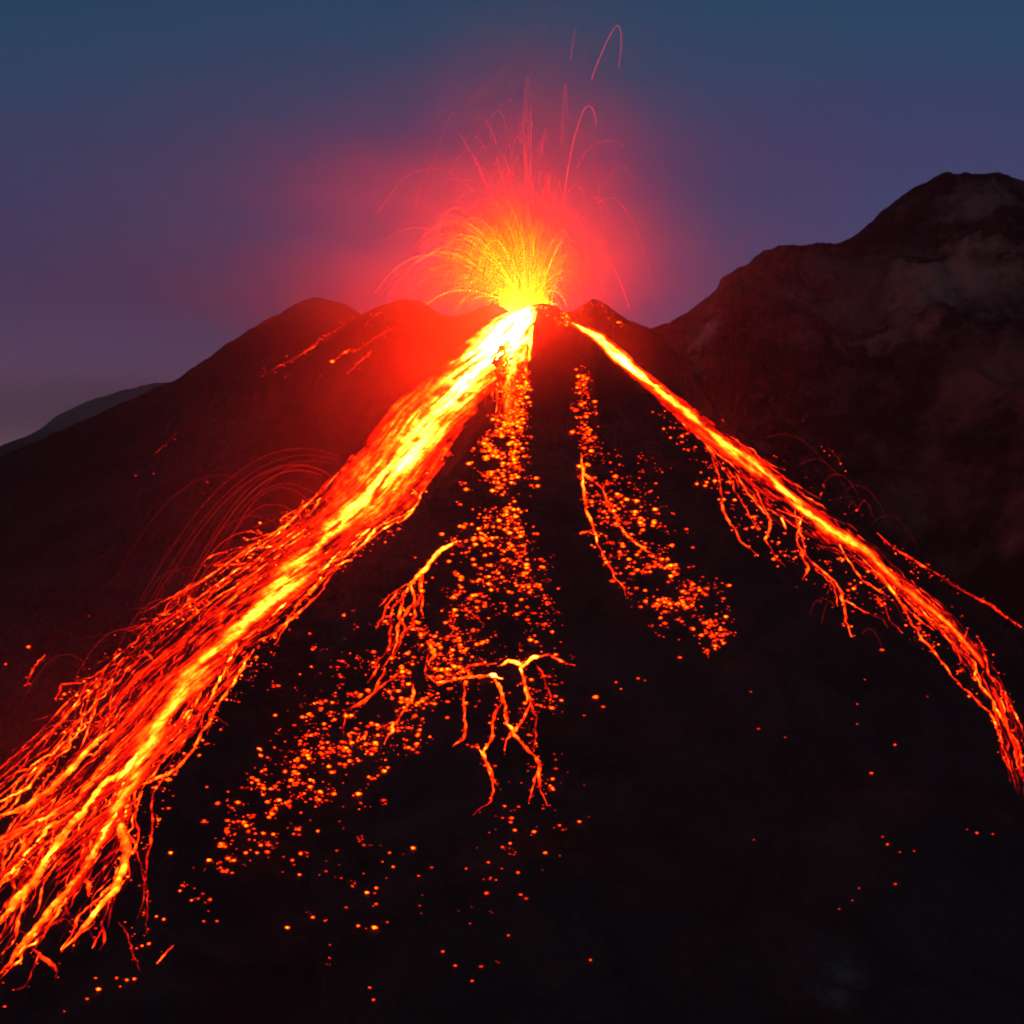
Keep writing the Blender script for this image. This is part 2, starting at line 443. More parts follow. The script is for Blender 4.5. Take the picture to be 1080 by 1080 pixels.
def strand_arrays(pts, w, h0, h1, wander=2.0, step=1.7, seed=None, fade=True, wig=1.3):
    """a rill of lava: low round-backed ridge following the slope. pts in photo coordinates"""
    seed = rng.random() * 500 if seed is None else seed
    a = resample(pts, step); n = len(a)
    t = np.linspace(0, 1, n)
    env = np.minimum(1, np.minimum(t, 1 - t) * 8)
    sl = np.arange(n) * step
    a[:, 0] += (wander * fbm(sl / 16 + seed, sl * 0 + 3, 3) + wig * fbm(sl / 4.5 + seed, sl * 0 + 13, 2)) * env
    a[:, 1] += wander * 0.6 * fbm(sl / 14 + seed, sl * 0 + 30, 3) * env
    P = hit(a[:, 0], a[:, 1])
    over = (P[:, 1] > 9) & (np.abs(P[:, 0] - VX) < 90) & (P[:, 0] > VX - 30)
    jump = np.where((np.linalg.norm(np.diff(P, axis=0), axis=1) > 22) | over[1:] | over[:-1])[0]
    if len(jump):                                   # keep the longest run that does not leap a hollow
        e = np.r_[0, jump + 1, n]; k = int(np.argmax(np.diff(e)))
        sl_, P, sl, t = None, P[e[k]:e[k + 1]], sl[e[k]:e[k + 1]], t[e[k]:e[k + 1]]
        n = len(P)
        if n < 3: return np.zeros((0, 3)), np.zeros((0, 4), int), np.zeros(0)
        t = np.linspace(0, 1, n)
    T = np.gradient(P[:, :2], axis=0); T /= np.linalg.norm(T, axis=1)[:, None] + 1e-9
    N = np.stack([-T[:, 1], T[:, 0]], -1)
    ww = w * 0.62 * ((0.45 if w < 1.6 else .72) + (1.0 if w < 1.6 else .5) * vnoise(sl / 5 + seed, sl * 0 + 9)) * (np.clip(np.minimum(t * 12, (1 - t) * 5), 0.25, 1) if fade else 1)
    hh = (h0 * (1 - t) + h1 * t) * np.exp((1.9 if w < 1.6 else 0.9) * fbm(sl / 6 + seed, sl * 0 + 77, 3) + 1.5 * fbm(sl / 26 + seed, sl * 0 + 7, 2))
    V = []; H = []
    for off, up, hk in ((-1, -0.25, .35), (-.55, .32, .8), (0, .5, 1.15), (.55, .32, .8), (1, -0.25, .35)):
        q = P.copy(); q[:, :2] += N * (off * ww)[:, None]
        q[:, 2] = ground_z(q[:, 0], q[:, 1]) + up * ww * 0.9 + 0.05
        V.append(q); H.append(hh * hk)
    V = np.stack(V, 1); H = np.stack(H, 1)
    idx = np.arange(n * 5).reshape(n, 5)
    q = np.stack([idx[:-1, :-1], idx[:-1, 1:], idx[1:, 1:], idx[1:, :-1]], -1).reshape(-1, 4)
    return V.reshape(-1, 3), q, H.ravel()
class Bag:
    def __init__(s): s.v = []; s.f = []; s.h = []; s.n = 0
    def add(s, v, f, h):
        if len(f) == 0: return
        s.v.append(v); s.f.append(np.asarray(f) + s.n); s.h.append(h); s.n += len(v)
    def build(s, name, mat, parent=None, smooth=True):
        if not s.v: return None
        return put(name, np.concatenate(s.v), np.concatenate(s.f), np.concatenate(s.h), mat, parent, smooth)

GRAN = []
def rills(parent, manual, auto, keep=70, gran=1.0):
    """manual and generated rills of one flow: the largest are parts, the rest one part"""
    L = [(w * (2.5 if (q in manual) else 1) * sum(math.dist(q[0][i], q[0][i + 1]) for i in range(len(q[0]) - 1)), *q) for q in manual + auto
         for w in (q[1],)]
    ids = {id(q[0]) for q in manual}
    for p_, w_, a_, b_, _w in manual:
        r_ = resample(p_, 4.0)
        for k_ in range(len(r_)):
            if rng.random() < .55 * gran:
                GRAN.append((r_[k_, 0] + rng.normal() * 3.2, r_[k_, 1] + rng.normal() * 2.4, parent.name, max(a_, b_)))
    L.sort(key=lambda q: -q[0])
    rest = Bag()
    for i, (_, p, w, a, b, wd) in enumerate(L):
        v, f, h = strand_arrays(p, w, a, b, wd, wig=1.3 if id(p) in ids else .6)
        if len(f) == 0: continue
        if i < keep: put('rill', v, f, h, M_FLOW, parent)
        else: rest.add(v, f, h)
    o = rest.build('small_rills', M_FLOW, parent)
    if o: o['kind'] = 'stuff'

def auto_rills(rows, n, smin, smax_, lmin, lmax, heatk, w, spread=1.0, wand=5, vpow=1.0):
    a = np.array(rows, float)
    d = np.r_[0, np.cumsum(np.hypot(np.diff(a[:, 4]), np.diff(a[:, 5])))]
    out = []
    for _ in range(n):
        s0 = d[-1] * (smin + (smax_ - smin) * rng.random()); ln = lmin + (lmax - lmin) * rng.random() ** 2
        s1 = min(d[-1], s0 + ln); v0 = rng.random() ** vpow; v1 = v0 + rng.normal() * 0.10 * spread
        pts = []; ss = np.arange(s0, s1, 6.0)
        if len(ss) < 3: continue
        sd = rng.random() * 900
        for i, s_ in enumerate(ss):
            g = [np.interp(s_, d, a[:, k]) for k in range(9)]
            v = v0 + (v1 - v0) * i / len(ss) + 0.06 * float(fbm(np.array(i / 6 + sd), np.array(sd), 2))
            x = g[0] * (1 - v) + g[2] * v; y = g[1] * (1 - v) + g[3] * v
            pts.append((x, y))
        fh = np.interp(s0, d, a[:, 8]); k = heatk * min(2.0, math.exp(rng.normal() * 0.95 - .35)); k = min(k, 16 / max(fh, .1))
        out.append((pts, w * (0.6 + 0.8 * rng.random()), fh * k, fh * k * 0.55, wand * rng.random()))
    return out

# ---- the wide flow down the left flank
MAIN = [  # Lx, Ly, Rx, Ry, Cx, Cy, half-width, core heat, field heat
    (540, 329, 567, 324, 554, 325, 11, 220, 100), (520, 340, 560, 346, 540, 343, 20, 260, 100), (497, 361, 556, 380, 525, 368, 22, 240, 50),
    (455, 392, 520, 410, 488, 402, 15, 170, 18), (413, 429, 490, 452, 455, 440, 11, 80, 13), (376, 475, 462, 497, 424, 482, 10, 46, 8),
    (340, 516, 430, 542, 385, 528, 10.5, 36, 3.8), (287, 562, 370, 586, 335, 575, 9, 32, 1.5), (215, 610, 320, 640, 290, 620, 8.5, 24, .8),
    (158, 655, 266, 688, 240, 668, 8, 20, .9), (104, 703, 232, 734, 200, 715, 8, 16, 1.1), (60, 755, 200, 784, 166, 765, 8, 14, 1.0),
    (10, 812, 152, 832, 138, 815, 8, 11, .9), (-55, 872, 142, 875, 112, 858, 5, 7, .6), (-120, 935, 122, 928, 84, 905, 4, 2, .35),
    (-190, 1020, 80, 1005, 50, 960, 4, .4, .2)]
flow = thing('lava_flow', 'widest lava flow, white hot at the vent and fraying into red rills at lower left', 'lava flow')
sheet(MAIN, 210, 1.1, 0.7, 26, 0.42, flow, 'channel', 3.1)
man = [([(150, 782), (134, 813), (112, 826), (89, 856), (61, 891), (33, 933), (0, 970), (-14, 985)], 4.2, 15, 8, 5),
       ([(133, 813), (122, 860), (103, 891), (89, 919), (72, 936), (44, 972), (22, 999), (0, 1027), (-10, 1040)], 3.2, 14, 6, 4),
       ([(122, 858), (131, 880), (133, 900), (128, 925), (118, 942), (94, 972), (65, 1002)], 3.0, 13, 7, 3), ([(120, 770), (94, 790), (55, 833), (28, 852), (-8, 862)], 3.4, 9, 6, 4),
       ([(130, 795), (100, 825), (72, 852), (36, 870), (-8, 888)], 2.8, 9, 5, 4), ([(88, 850), (55, 872), (20, 915), (-5, 935)], 2.6, 9, 5, 4),
       ([(150, 785), (135, 835), (131, 870), (128, 912), (118, 932), (92, 958), (64, 1002)], 1.5, 8, 5, 4),
       ([(140, 800), (118, 850), (96, 880), (88, 925), (70, 950), (45, 985), (12, 1020), (-6, 1038)], 1.3, 7, 3, 4),
       ([(125, 815), (85, 862), (56, 900), (25, 945), (0, 975)], 1.9, 9, 6, 4),
       ([(128, 790), (80, 840), (50, 862), (20, 880), (-10, 905)], 1.9, 8, 5, 4),
       ([(70, 785), (30, 830), (-10, 852)], 1.5, 6, 4, 4), ([(60, 840), (10, 880), (-10, 892)], 1.4, 6, 4, 4),
       ([(85, 925), (70, 945), (38, 985), (8, 1018)], 1.2, 4, 3, 3), ([(86, 925), (94, 932), (94, 946)], 1.1, 5, 4, 1),
       ([(6, 890), (2, 925)], 1.0, 3, 1.5, 2), ([(33, 1000), (45, 1010), (58, 1018), (62, 1026), (58, 1036)], .7, 2.0, 1.5, 2),
       ([(40, 1008), (32, 1030), (28, 1040), (14, 1045)], .7, 2.0, 1.5, 2), ([(108, 980), (102, 990), (97, 1000)], .8, 2.5, 2, 1),
       ([(132, 880), (141, 889)], 1.0, 4, 3, 1), ([(142, 890), (150, 915), (156, 950), (155, 985)], .45, .9, .7, 1.5),
       ([(125, 973), (135, 985), (140, 1005), (148, 1024)], .42, .7, .6, 1), ([(183, 997), (172, 1008), (166, 1016)], .7, 2, 4, 1),
       ([(268, 685), (250, 715), (232, 740), (220, 765), (205, 790), (180, 815), (140, 832)], 1.3, 6, 4, 4),
       ([(250, 672), (236, 715), (217, 745), (205, 768)], 1.2, 7, 4, 4), ([(200, 760), (178, 778), (172, 790), (158, 800)], 1.1, 5, 4, 3),
       ([(172, 768), (172, 782), (158, 800)], 1.1, 5, 5, 2), ([(48, 690), (36, 702), (30, 712), (28, 724)], .8, 2.5, 2, 2),
       ([(88, 720), (64, 722), (58, 740)], .8, 3, 2, 2), ([(300, 580), (284, 577), (262, 580), (240, 596), (226, 612)], .8, 3, 2, 2),
       ([(240, 582), (225, 586), (213, 596)], .6, 2.5, 2, 2), ([(90, 880), (86, 905), (84, 925)], 1.3, 6, 5, 3),
       ([(440, 520), (415, 545), (380, 575), (345, 595), (312, 645), (290, 680)], 1.2, 9, 4, 5),
       ([(470, 470), (455, 500), (430, 530), (405, 553)], 1.2, 20, 8, 5), ([(372, 590), (350, 600), (330, 625)], 1.1, 7, 4, 4)]
rills(flow, man, auto_rills(MAIN, 190, .22, .90, 40, 260, 1.8, .6, .8, 5) + auto_rills(MAIN, 60, .62, .94, 60, 240, 4.0, .8, 1.4, 12, 1.0)
      + auto_rills(MAIN, 160, .32, .75, 12, 60, .9, .5, 1.6, 6, 2.0), 90)

# ---- the flow down the right flank
RGT = [(605, 339, 601, 343, 603, 341, 2, 18, 3), (638, 354, 630, 362, 635, 358, 3.4, 70, 3), (664, 378, 653, 388, 659, 383, 4.6, 120, 5),
       (700, 406, 688, 418, 695, 411, 3.2, 48, 3), (743, 440, 727, 459, 738, 448, 3.2, 26, 1.6), (793, 475, 764, 500, 786, 484, 3.6, 24, 1.0),
       (838, 511, 804, 542, 831, 522, 3.6, 30, .9), (882, 544, 852, 572, 868, 556, 4, 28, .8), (924, 573, 905, 597, 914, 586, 2.8, 9, .7),
       (965, 614, 949, 630, 957, 622, 2.4, 5, .6), (1007, 651, 992, 666, 1000, 657, 2.2, 5, .5), (1040, 692, 1024, 702, 1032, 697, 2, 4, .4),
       (1064, 738, 1044, 746, 1053, 742, 1.8, 2.5, .3), (1084, 790, 1060, 800, 1070, 792, 1.8, 2, .2), (1096, 840, 1068, 850, 1082, 842, 2, 1, .2)]
flow2 = thing('lava_flow', 'narrow orange lava flow running down the right flank to the right edge', 'lava flow')
sheet(RGT, 90, 1.0, 0.6, 22, 0.45, flow2, 'channel', 8.7, False)
man = [([(750, 470), (757, 503), (765, 540), (780, 570), (800, 587)], 1.1, 5, 2.5, 3), ([(792, 505), (815, 553), (807, 570), (820, 590), (829, 598)], 1.0, 4, 2, 3),
       ([(838, 535), (849, 585), (875, 607), (888, 626), (890, 648), (898, 672)], 1.3, 6, 4, 3), ([(888, 632), (910, 645), (930, 653), (936, 662)], .8, 2.5, 2, 2),
       ([(846, 545), (840, 570), (852, 600), (846, 612)], 1.1, 5, 3, 3), ([(860, 600), (880, 618), (884, 640)], .8, 3, 2, 3),
       ([(938, 600), (945, 626), (962, 659), (990, 693), (1012, 722), (1045, 752), (1056, 781), (1067, 815)], 1.1, 4, 3, 3),
       ([(925, 562), (938, 574), (978, 600), (1012, 622), (1049, 641), (1082, 665)], .7, 3, 2, 3),
       ([(1020, 665), (1014, 682), (1028, 700), (1030, 716), (1048, 740), (1052, 765)], 1.4, 6, 5, 2),
       ([(1030, 670), (1040, 690), (1043, 712), (1060, 735), (1075, 760), (1082, 780)], 1.2, 4, 3, 2),
       ([(1050, 745), (1062, 768), (1075, 785), (1078, 812)], 1.4, 6, 5, 2), ([(1055, 770), (1057, 795), (1066, 812)], 1.0, 4, 3, 2),
       ([(735, 455), (760, 490), (778, 520), (800, 560)], .9, 5, 3, 4), ([(955, 630), (985, 655), (1010, 670), (1022, 690)], 1.5, 7, 6, 3),
       ([(905, 585), (930, 610), (955, 640), (985, 665)], 1.5, 8, 6, 3), ([(870, 470), (880, 478), (890, 492)], .3, .4, .4, 1),
       ([(925, 628), (940, 655), (952, 668)], .7, 2.5, 1.5, 3), ([(880, 560), (895, 590), (910, 612), (935, 628)], 1.0, 5, 4, 3)]
rills(flow2, [(p, w * .85, a * .8, b * .8, c) for p, w, a, b, c in man], auto_rills(RGT, 170, .2, .72, 15, 90, 2.2, .6, 1.2, 5) + auto_rills(RGT, 34, .62, .97, 25, 120, 4.0, .55, 1.6, 8), 70)

# ---- the tongue and its broken front in the middle
MID = [(528, 366, 556, 364, 542, 365, 14, 90, 30), (516, 385, 556, 386, 540, 384, 8, 30, 9), (514, 400, 555, 402, 538, 400, 5, 12, 2.2),
       (513, 420, 553, 424, 536, 421, 4, 4, .8), (508, 445, 550, 448, 534, 445, 3, 2, .3)]
flow3 = thing('lava_flow', 'short yellow lava tongue breaking into blocks below the vent', 'lava flow')
sheet(MID, 80, 0.9, 0.8, 9, 0.5, flow3, 'tongue', 15.2, True, 2.2)
rills(flow3, [], auto_rills(MID, 40, .05, .6, 10, 40, 2.0, .7, 1.0, 3), 40)

flow4 = thing('lava_flow', 'small bright breakout on the middle of the cone with rills hanging down left', 'lava flow')
man = [([(482, 571), (474, 575), (463, 581), (456, 590), (446, 602), (430, 618)], 2.0, 42, 9, 1), ([(470, 577), (462, 582), (456, 588)], 2.2, 90, 50, .5),
       ([(430, 616), (412, 628), (400, 640)], 1.1, 6, 2.5, 3), ([(446, 602), (441, 643), (426, 670), (404, 704)], 1.2, 6, 3, 5),
       ([(436, 612), (422, 632), (409, 655), (412, 676), (395, 703)], 1.1, 6, 2.5, 5), ([(440, 606), (432, 640), (418, 660), (414, 690)], 1.0, 6, 3, 5),
       ([(425, 622), (420, 650), (428, 665), (408, 690)], 1.0, 5, 3, 5), ([(420, 622), (405, 650), (396, 664)], .9, 4, 2, 4),
       ([(446, 602), (444, 625), (446, 650)], .9, 5, 2, 4), ([(406, 705), (392, 732), (380, 742), (364, 750)], 1.2, 4, 3, 3),
       ([(426, 705), (400, 725), (385, 738)], .9, 4, 3, 3), ([(364, 750), (361, 765), (362, 778)], .5, 1, .5, 2), ([(400, 700), (388, 720)], .6, 3, 1.5, 2),
       ([(478, 572), (490, 577)], 1.4, 10, 6, 1)]
rills(flow4, [(p, w * .9, a * .7, b * .7, c) for p, w, a, b, c in man], [], 20)

flow5 = thing('lava_flow', 'bright lava ledge low on the cone with five thin rills dripping from it', 'lava flow')
man = [([(460, 720), (477, 718), (494, 715), (518, 713), (530, 716)], 1.4, 14, 26, 1.5), ([(516, 712), (524, 714)], 1.8, 60, 40, .5),
       ([(528, 702), (537, 696), (549, 701), (556, 697)], 1.6, 22, 22, 1.5), ([(550, 704), (557, 697), (564, 693), (572, 692)], 1.8, 48, 30, 1),
       ([(566, 694), (580, 690), (592, 697), (607, 702)], 1.0, 7, 4, 1.5), ([(491, 718), (488, 739), (491, 759), (489, 776), (477, 788)], .9, 6, 3.5, 2),
       ([(522, 715), (530, 739), (535, 763), (549, 780), (566, 800), (570, 828), (577, 850)], 1.15, 9, 6, 3),
       ([(553, 711), (558, 745), (549, 763), (535, 780), (532, 792)], 1.1, 9, 4, 2), ([(560, 742), (566, 756), (563, 793)], .8, 5, 3, 2),
       ([(566, 701), (578, 728), (581, 742)], .8, 3, .8, 1.5), ([(530, 740), (520, 756), (517, 780), (508, 795), (518, 821), (517, 845), (499, 860)], 1.05, 6, 5, 2.5),
       ([(526, 720), (534, 745), (536, 765)], 1.2, 7, 5, 3), ([(549, 700), (552, 720), (556, 740)], 1.2, 14, 8, 2), ([(505, 790), (515, 810), (526, 830)], .8, 4, 3, 3),
       ([(566, 815), (562, 838), (558, 848)], .7, 3, 2, 3), ([(496, 715), (490, 705), (500, 702), (524, 700)], .8, 5, 4, 2),
       ([(450, 676), (458, 692), (452, 702)], 1.6, 14, 6, 2), ([(452, 690), (448, 712), (462, 722)], 1.0, 5, 4, 2),
       ([(436, 722), (428, 745), (412, 765), (405, 785)], 1.1, 4, 3, 4)]
rills(flow5, [(p, w * .9, a * .65, b * .65, c + 1) for p, w, a, b, c in man], [], 30)

flow6 = thing('lava_flow', 'thin red rill with blocks in the middle of the cone, right of the lava tongue', 'lava flow')
man = [([(613, 478), (615, 505), (619, 540), (631, 574), (648, 608), (658, 620), (660, 629)], .95, 6, 4, 1.5), ([(612, 562), (628, 560), (640, 566)], 1.1, 7, 4, 1.5),
       ([(622, 500), (640, 525), (655, 550)], .8, 4, 3, 3), ([(640, 530), (652, 552), (668, 570), (690, 585)], .8, 4, 3, 3), ([(616, 500), (626, 508)], 1.2, 8, 6, 1)]
rills(flow6, man, [], 12)

flow7 = thing('lava_flow', 'thin glowing rills on the red hump left of the crater', 'lava flow')
man = [([(276, 397), (300, 383), (321, 371), (337, 359), (360, 345), (378, 333)], .42, 1.5, 1.6, 1), ([(300, 385), (318, 374), (336, 362)], .35, 1.3, 1.2, 1),
       ([(350, 383), (360, 374), (372, 368)], .7, 9, 2.5, 1.5), ([(366, 394), (380, 380), (392, 370)], .5, 3, 2, 2), ([(374, 371), (390, 360), (405, 352), (418, 345)], .4, 2, 1.5, 2),
       ([(383, 346), (392, 336), (402, 328)], .35, 1.5, 1.4, 2), ([(164, 478), (178, 465), (190, 452)], .3, .35, .3, 1)]
rills(flow7, man, [], 12)

# ---- blocks of glowing rock scattered over the slopes
def block_mesh(k, heat, hotspot=1.0):
    bm = bmesh.new()
    bmesh.ops.create_icosphere(bm, subdivisions=2, radius=1)
    r = random.Random(k)
    ph = [r.random() * 6 for _ in range(6)]
    hs = []
    for v in bm.verts:
        c = v.co.copy()
        f = 1 + .22 * math.sin(3 * c.x + ph[0]) * math.sin(2.5 * c.y + ph[1]) + .15 * math.sin(5 * c.z + ph[2] + 2 * c.x) + .08 * math.sin(7 * c.y + ph[3])
        v.co = Vector((c.x * 1.5 * f, c.y * .75 * f, c.z * .46 * f + .1))
        core = max(0.0, 1 - abs(c.x) * 1.0) ** 1.2
        hs.append((.42 + heat * 2.6 * core ** 1.5) * (1 + .3 * math.sin(6 * c.x + ph[4])))
    co = np.array([v.co[:] for v in bm.verts]); f = np.array([[v.index for v in fc.verts] for fc in bm.faces])
    bm.free()
    return co, f, np.array(hs)
VAR = [(s, h) for h in (1.0, 2.8, 6.5, 13.0) for s in range(3)]
BLK = [block_mesh(11 * i + 3, h) for i, (s, h) in enumerate(VAR)]
def along(rows, n, gamma=0.9, clump=1.0):
    """scatter along a band: rows px, py, half-width, weight; clumped by a noise field"""
    a = np.array(rows, float)
    d = np.r_[0, np.cumsum(np.hypot(np.diff(a[:, 0]), np.diff(a[:, 1])))]
    out = []
    wmax = a[:, 3].max()
    while len(out) < n:
        s = rng.random() * d[-1]
        x, y, hw, w = [float(np.interp(s, d, a[:, k])) for k in range(4)]
        if rng.random() > w / wmax: continue
        i = min(len(d) - 2, int(np.searchsorted(d, s) - 1)); i = max(i, 0)
        tx, ty = a[i + 1, :2] - a[i, :2]; L = math.hypot(tx, ty); nx, ny = -ty / L, tx / L
        o = np.clip(rng.normal() * .5, -1.2, 1.2) * hw
        px, py = x + nx * o, y + ny * o
        c = float(fbm(np.array(px / 17 + 3), np.array(py / 12 + 8), 3))
        if rng.random() > 1 / (1 + math.exp(-(c * 9 * clump - 0.2))): continue
        out.append((px, py))
    return out
GKEY = {flow.name: 'mainedge', flow2.name: 'rightedge', flow4.name: 'tongue', flow5.name: 'foot', flow6.name: 'rightrill', flow7.name: 'hump'}
SPOTS = []   # px, py, half width in px, heat index 0-3, group key
def scatter(pts, key, smin, smax_, hot=0.5):
    for px, py in pts:
        u = rng.random() ** 2.6
        hi = int(np.clip(rng.normal(hot * 3 * (0.25 + 1.2 * u), .7), 0, 3))
        s_ = smin * .8 + (smax_ * 1.2 - smin) * u
        SPOTS.append((px, py, s_, hi, key))
        if rng.random() < .22:                      # lumps lying in contact
            for _ in range(rng.integers(1, 4)):
                SPOTS.append((px + rng.normal() * 3.4, py + rng.normal() * 1.5, s_ * (.5 + .5 * rng.random()), max(0, hi - int(rng.integers(0, 2))), key))
scatter(along([(542, 384, 14, 5), (538, 410, 18, 6), (536, 440, 20, 6), (530, 475, 26, 5), (526, 520, 36, 3.4), (530, 570, 46, 2.0), (510, 620, 62, 1.8)], 1150), 'tongue', 1.0, 2.6, .75)
scatter(along([(505, 620, 62, 1.8), (470, 680, 58, 1.9), (425, 735, 60, 1.9), (375, 785, 58, 1.9), (320, 820, 56, 1.2), (270, 855, 50, .8), (232, 900, 34, .6), (205, 960, 20, .4)], 1050), 'apron', .9, 2.7, .6)
scatter(along([(555, 570, 20, 1.5), (572, 640, 22, 1.2), (575, 720, 26, .8), (560, 790, 50, .8), (550, 850, 60, .9), (545, 900, 66, .6), (520, 980, 60, .25), (480, 1040, 60, .1)], 230), 'foot', .8, 2.3, .45)
scatter(along([(613, 385, 8, 1), (616, 430, 10, 1.4), (620, 470, 14, 2), (628, 515, 20, 2.4), (655, 555, 32, 2.2), (690, 600, 40, 1.6), (725, 640, 36, 1.6), (762, 680, 24, 1.0)], 480), 'rightrill', 1.0, 2.7, .6)
scatter(along([(650, 530, 34, 1), (690, 590, 44, 1.4), (730, 640, 44, 1.6), (765, 678, 26, 1.4)], 230, clump=.6), 'rightrill', .9, 2.6, .55)
scatter(along([(640, 470, 30, 1), (680, 530, 30, 1), (700, 480, 20, .3)], 50), 'rightrill', .8, 1.6, .2)
scatter(along([(360, 640, 40, 1), (350, 690, 50, 1), (330, 740, 60, .9), (300, 780, 60, .7), (380, 880, 90, 1), (370, 940, 90, .7), (400, 1010, 90, .2)], 130), 'slope', .8, 2.1, .4)
scatter(along([(470, 475, 8, 1), (415, 555, 10, 1), (345, 605, 12, 1), (290, 660, 12, 1), (238, 745, 14, 1), (170, 830, 14, 1), (145, 905, 12, .6), (100, 960, 16, .4)], 210, clump=.6), 'mainedge', .8, 2.0, .5)
scatter(along([(330, 530, 16, .8), (270, 585, 20, 1.2), (215, 630, 22, 1.4), (150, 672, 18, 1), (95, 720, 20, .9), (50, 800, 24, .8), (20, 850, 20, .5)], 300, clump=.6), 'mainedge', .8, 1.9, .55)
scatter(along([(690, 430, 8, .6), (740, 490, 14, 1), (790, 545, 20, 1.4), (845, 590, 26, 1.4), (900, 620, 18, 1), (960, 640, 12, .6), (1040, 740, 20, .6)], 210, clump=.7), 'rightedge', .8, 2.1, .55)
scatter(along([(760, 440, 5, 1), (850, 505, 7, 1), (930, 560, 10, 1), (1010, 640, 12, .8), (1070, 740, 10, .8)], 50, clump=.6), 'rightedge', .7, 1.5, .4)
scatter(along([(572, 322, 8, 1), (584, 332, 12, 1.4), (600, 340, 8, .8)], 80, clump=.3), 'rim', .8, 1.9, 1.0)
scatter(along([(608, 329, 4, 1), (622, 317, 6, 1.2), (640, 330, 8, .6), (655, 345, 6, .5)], 30, clump=.3), 'rim', .7, 1.4, .7)
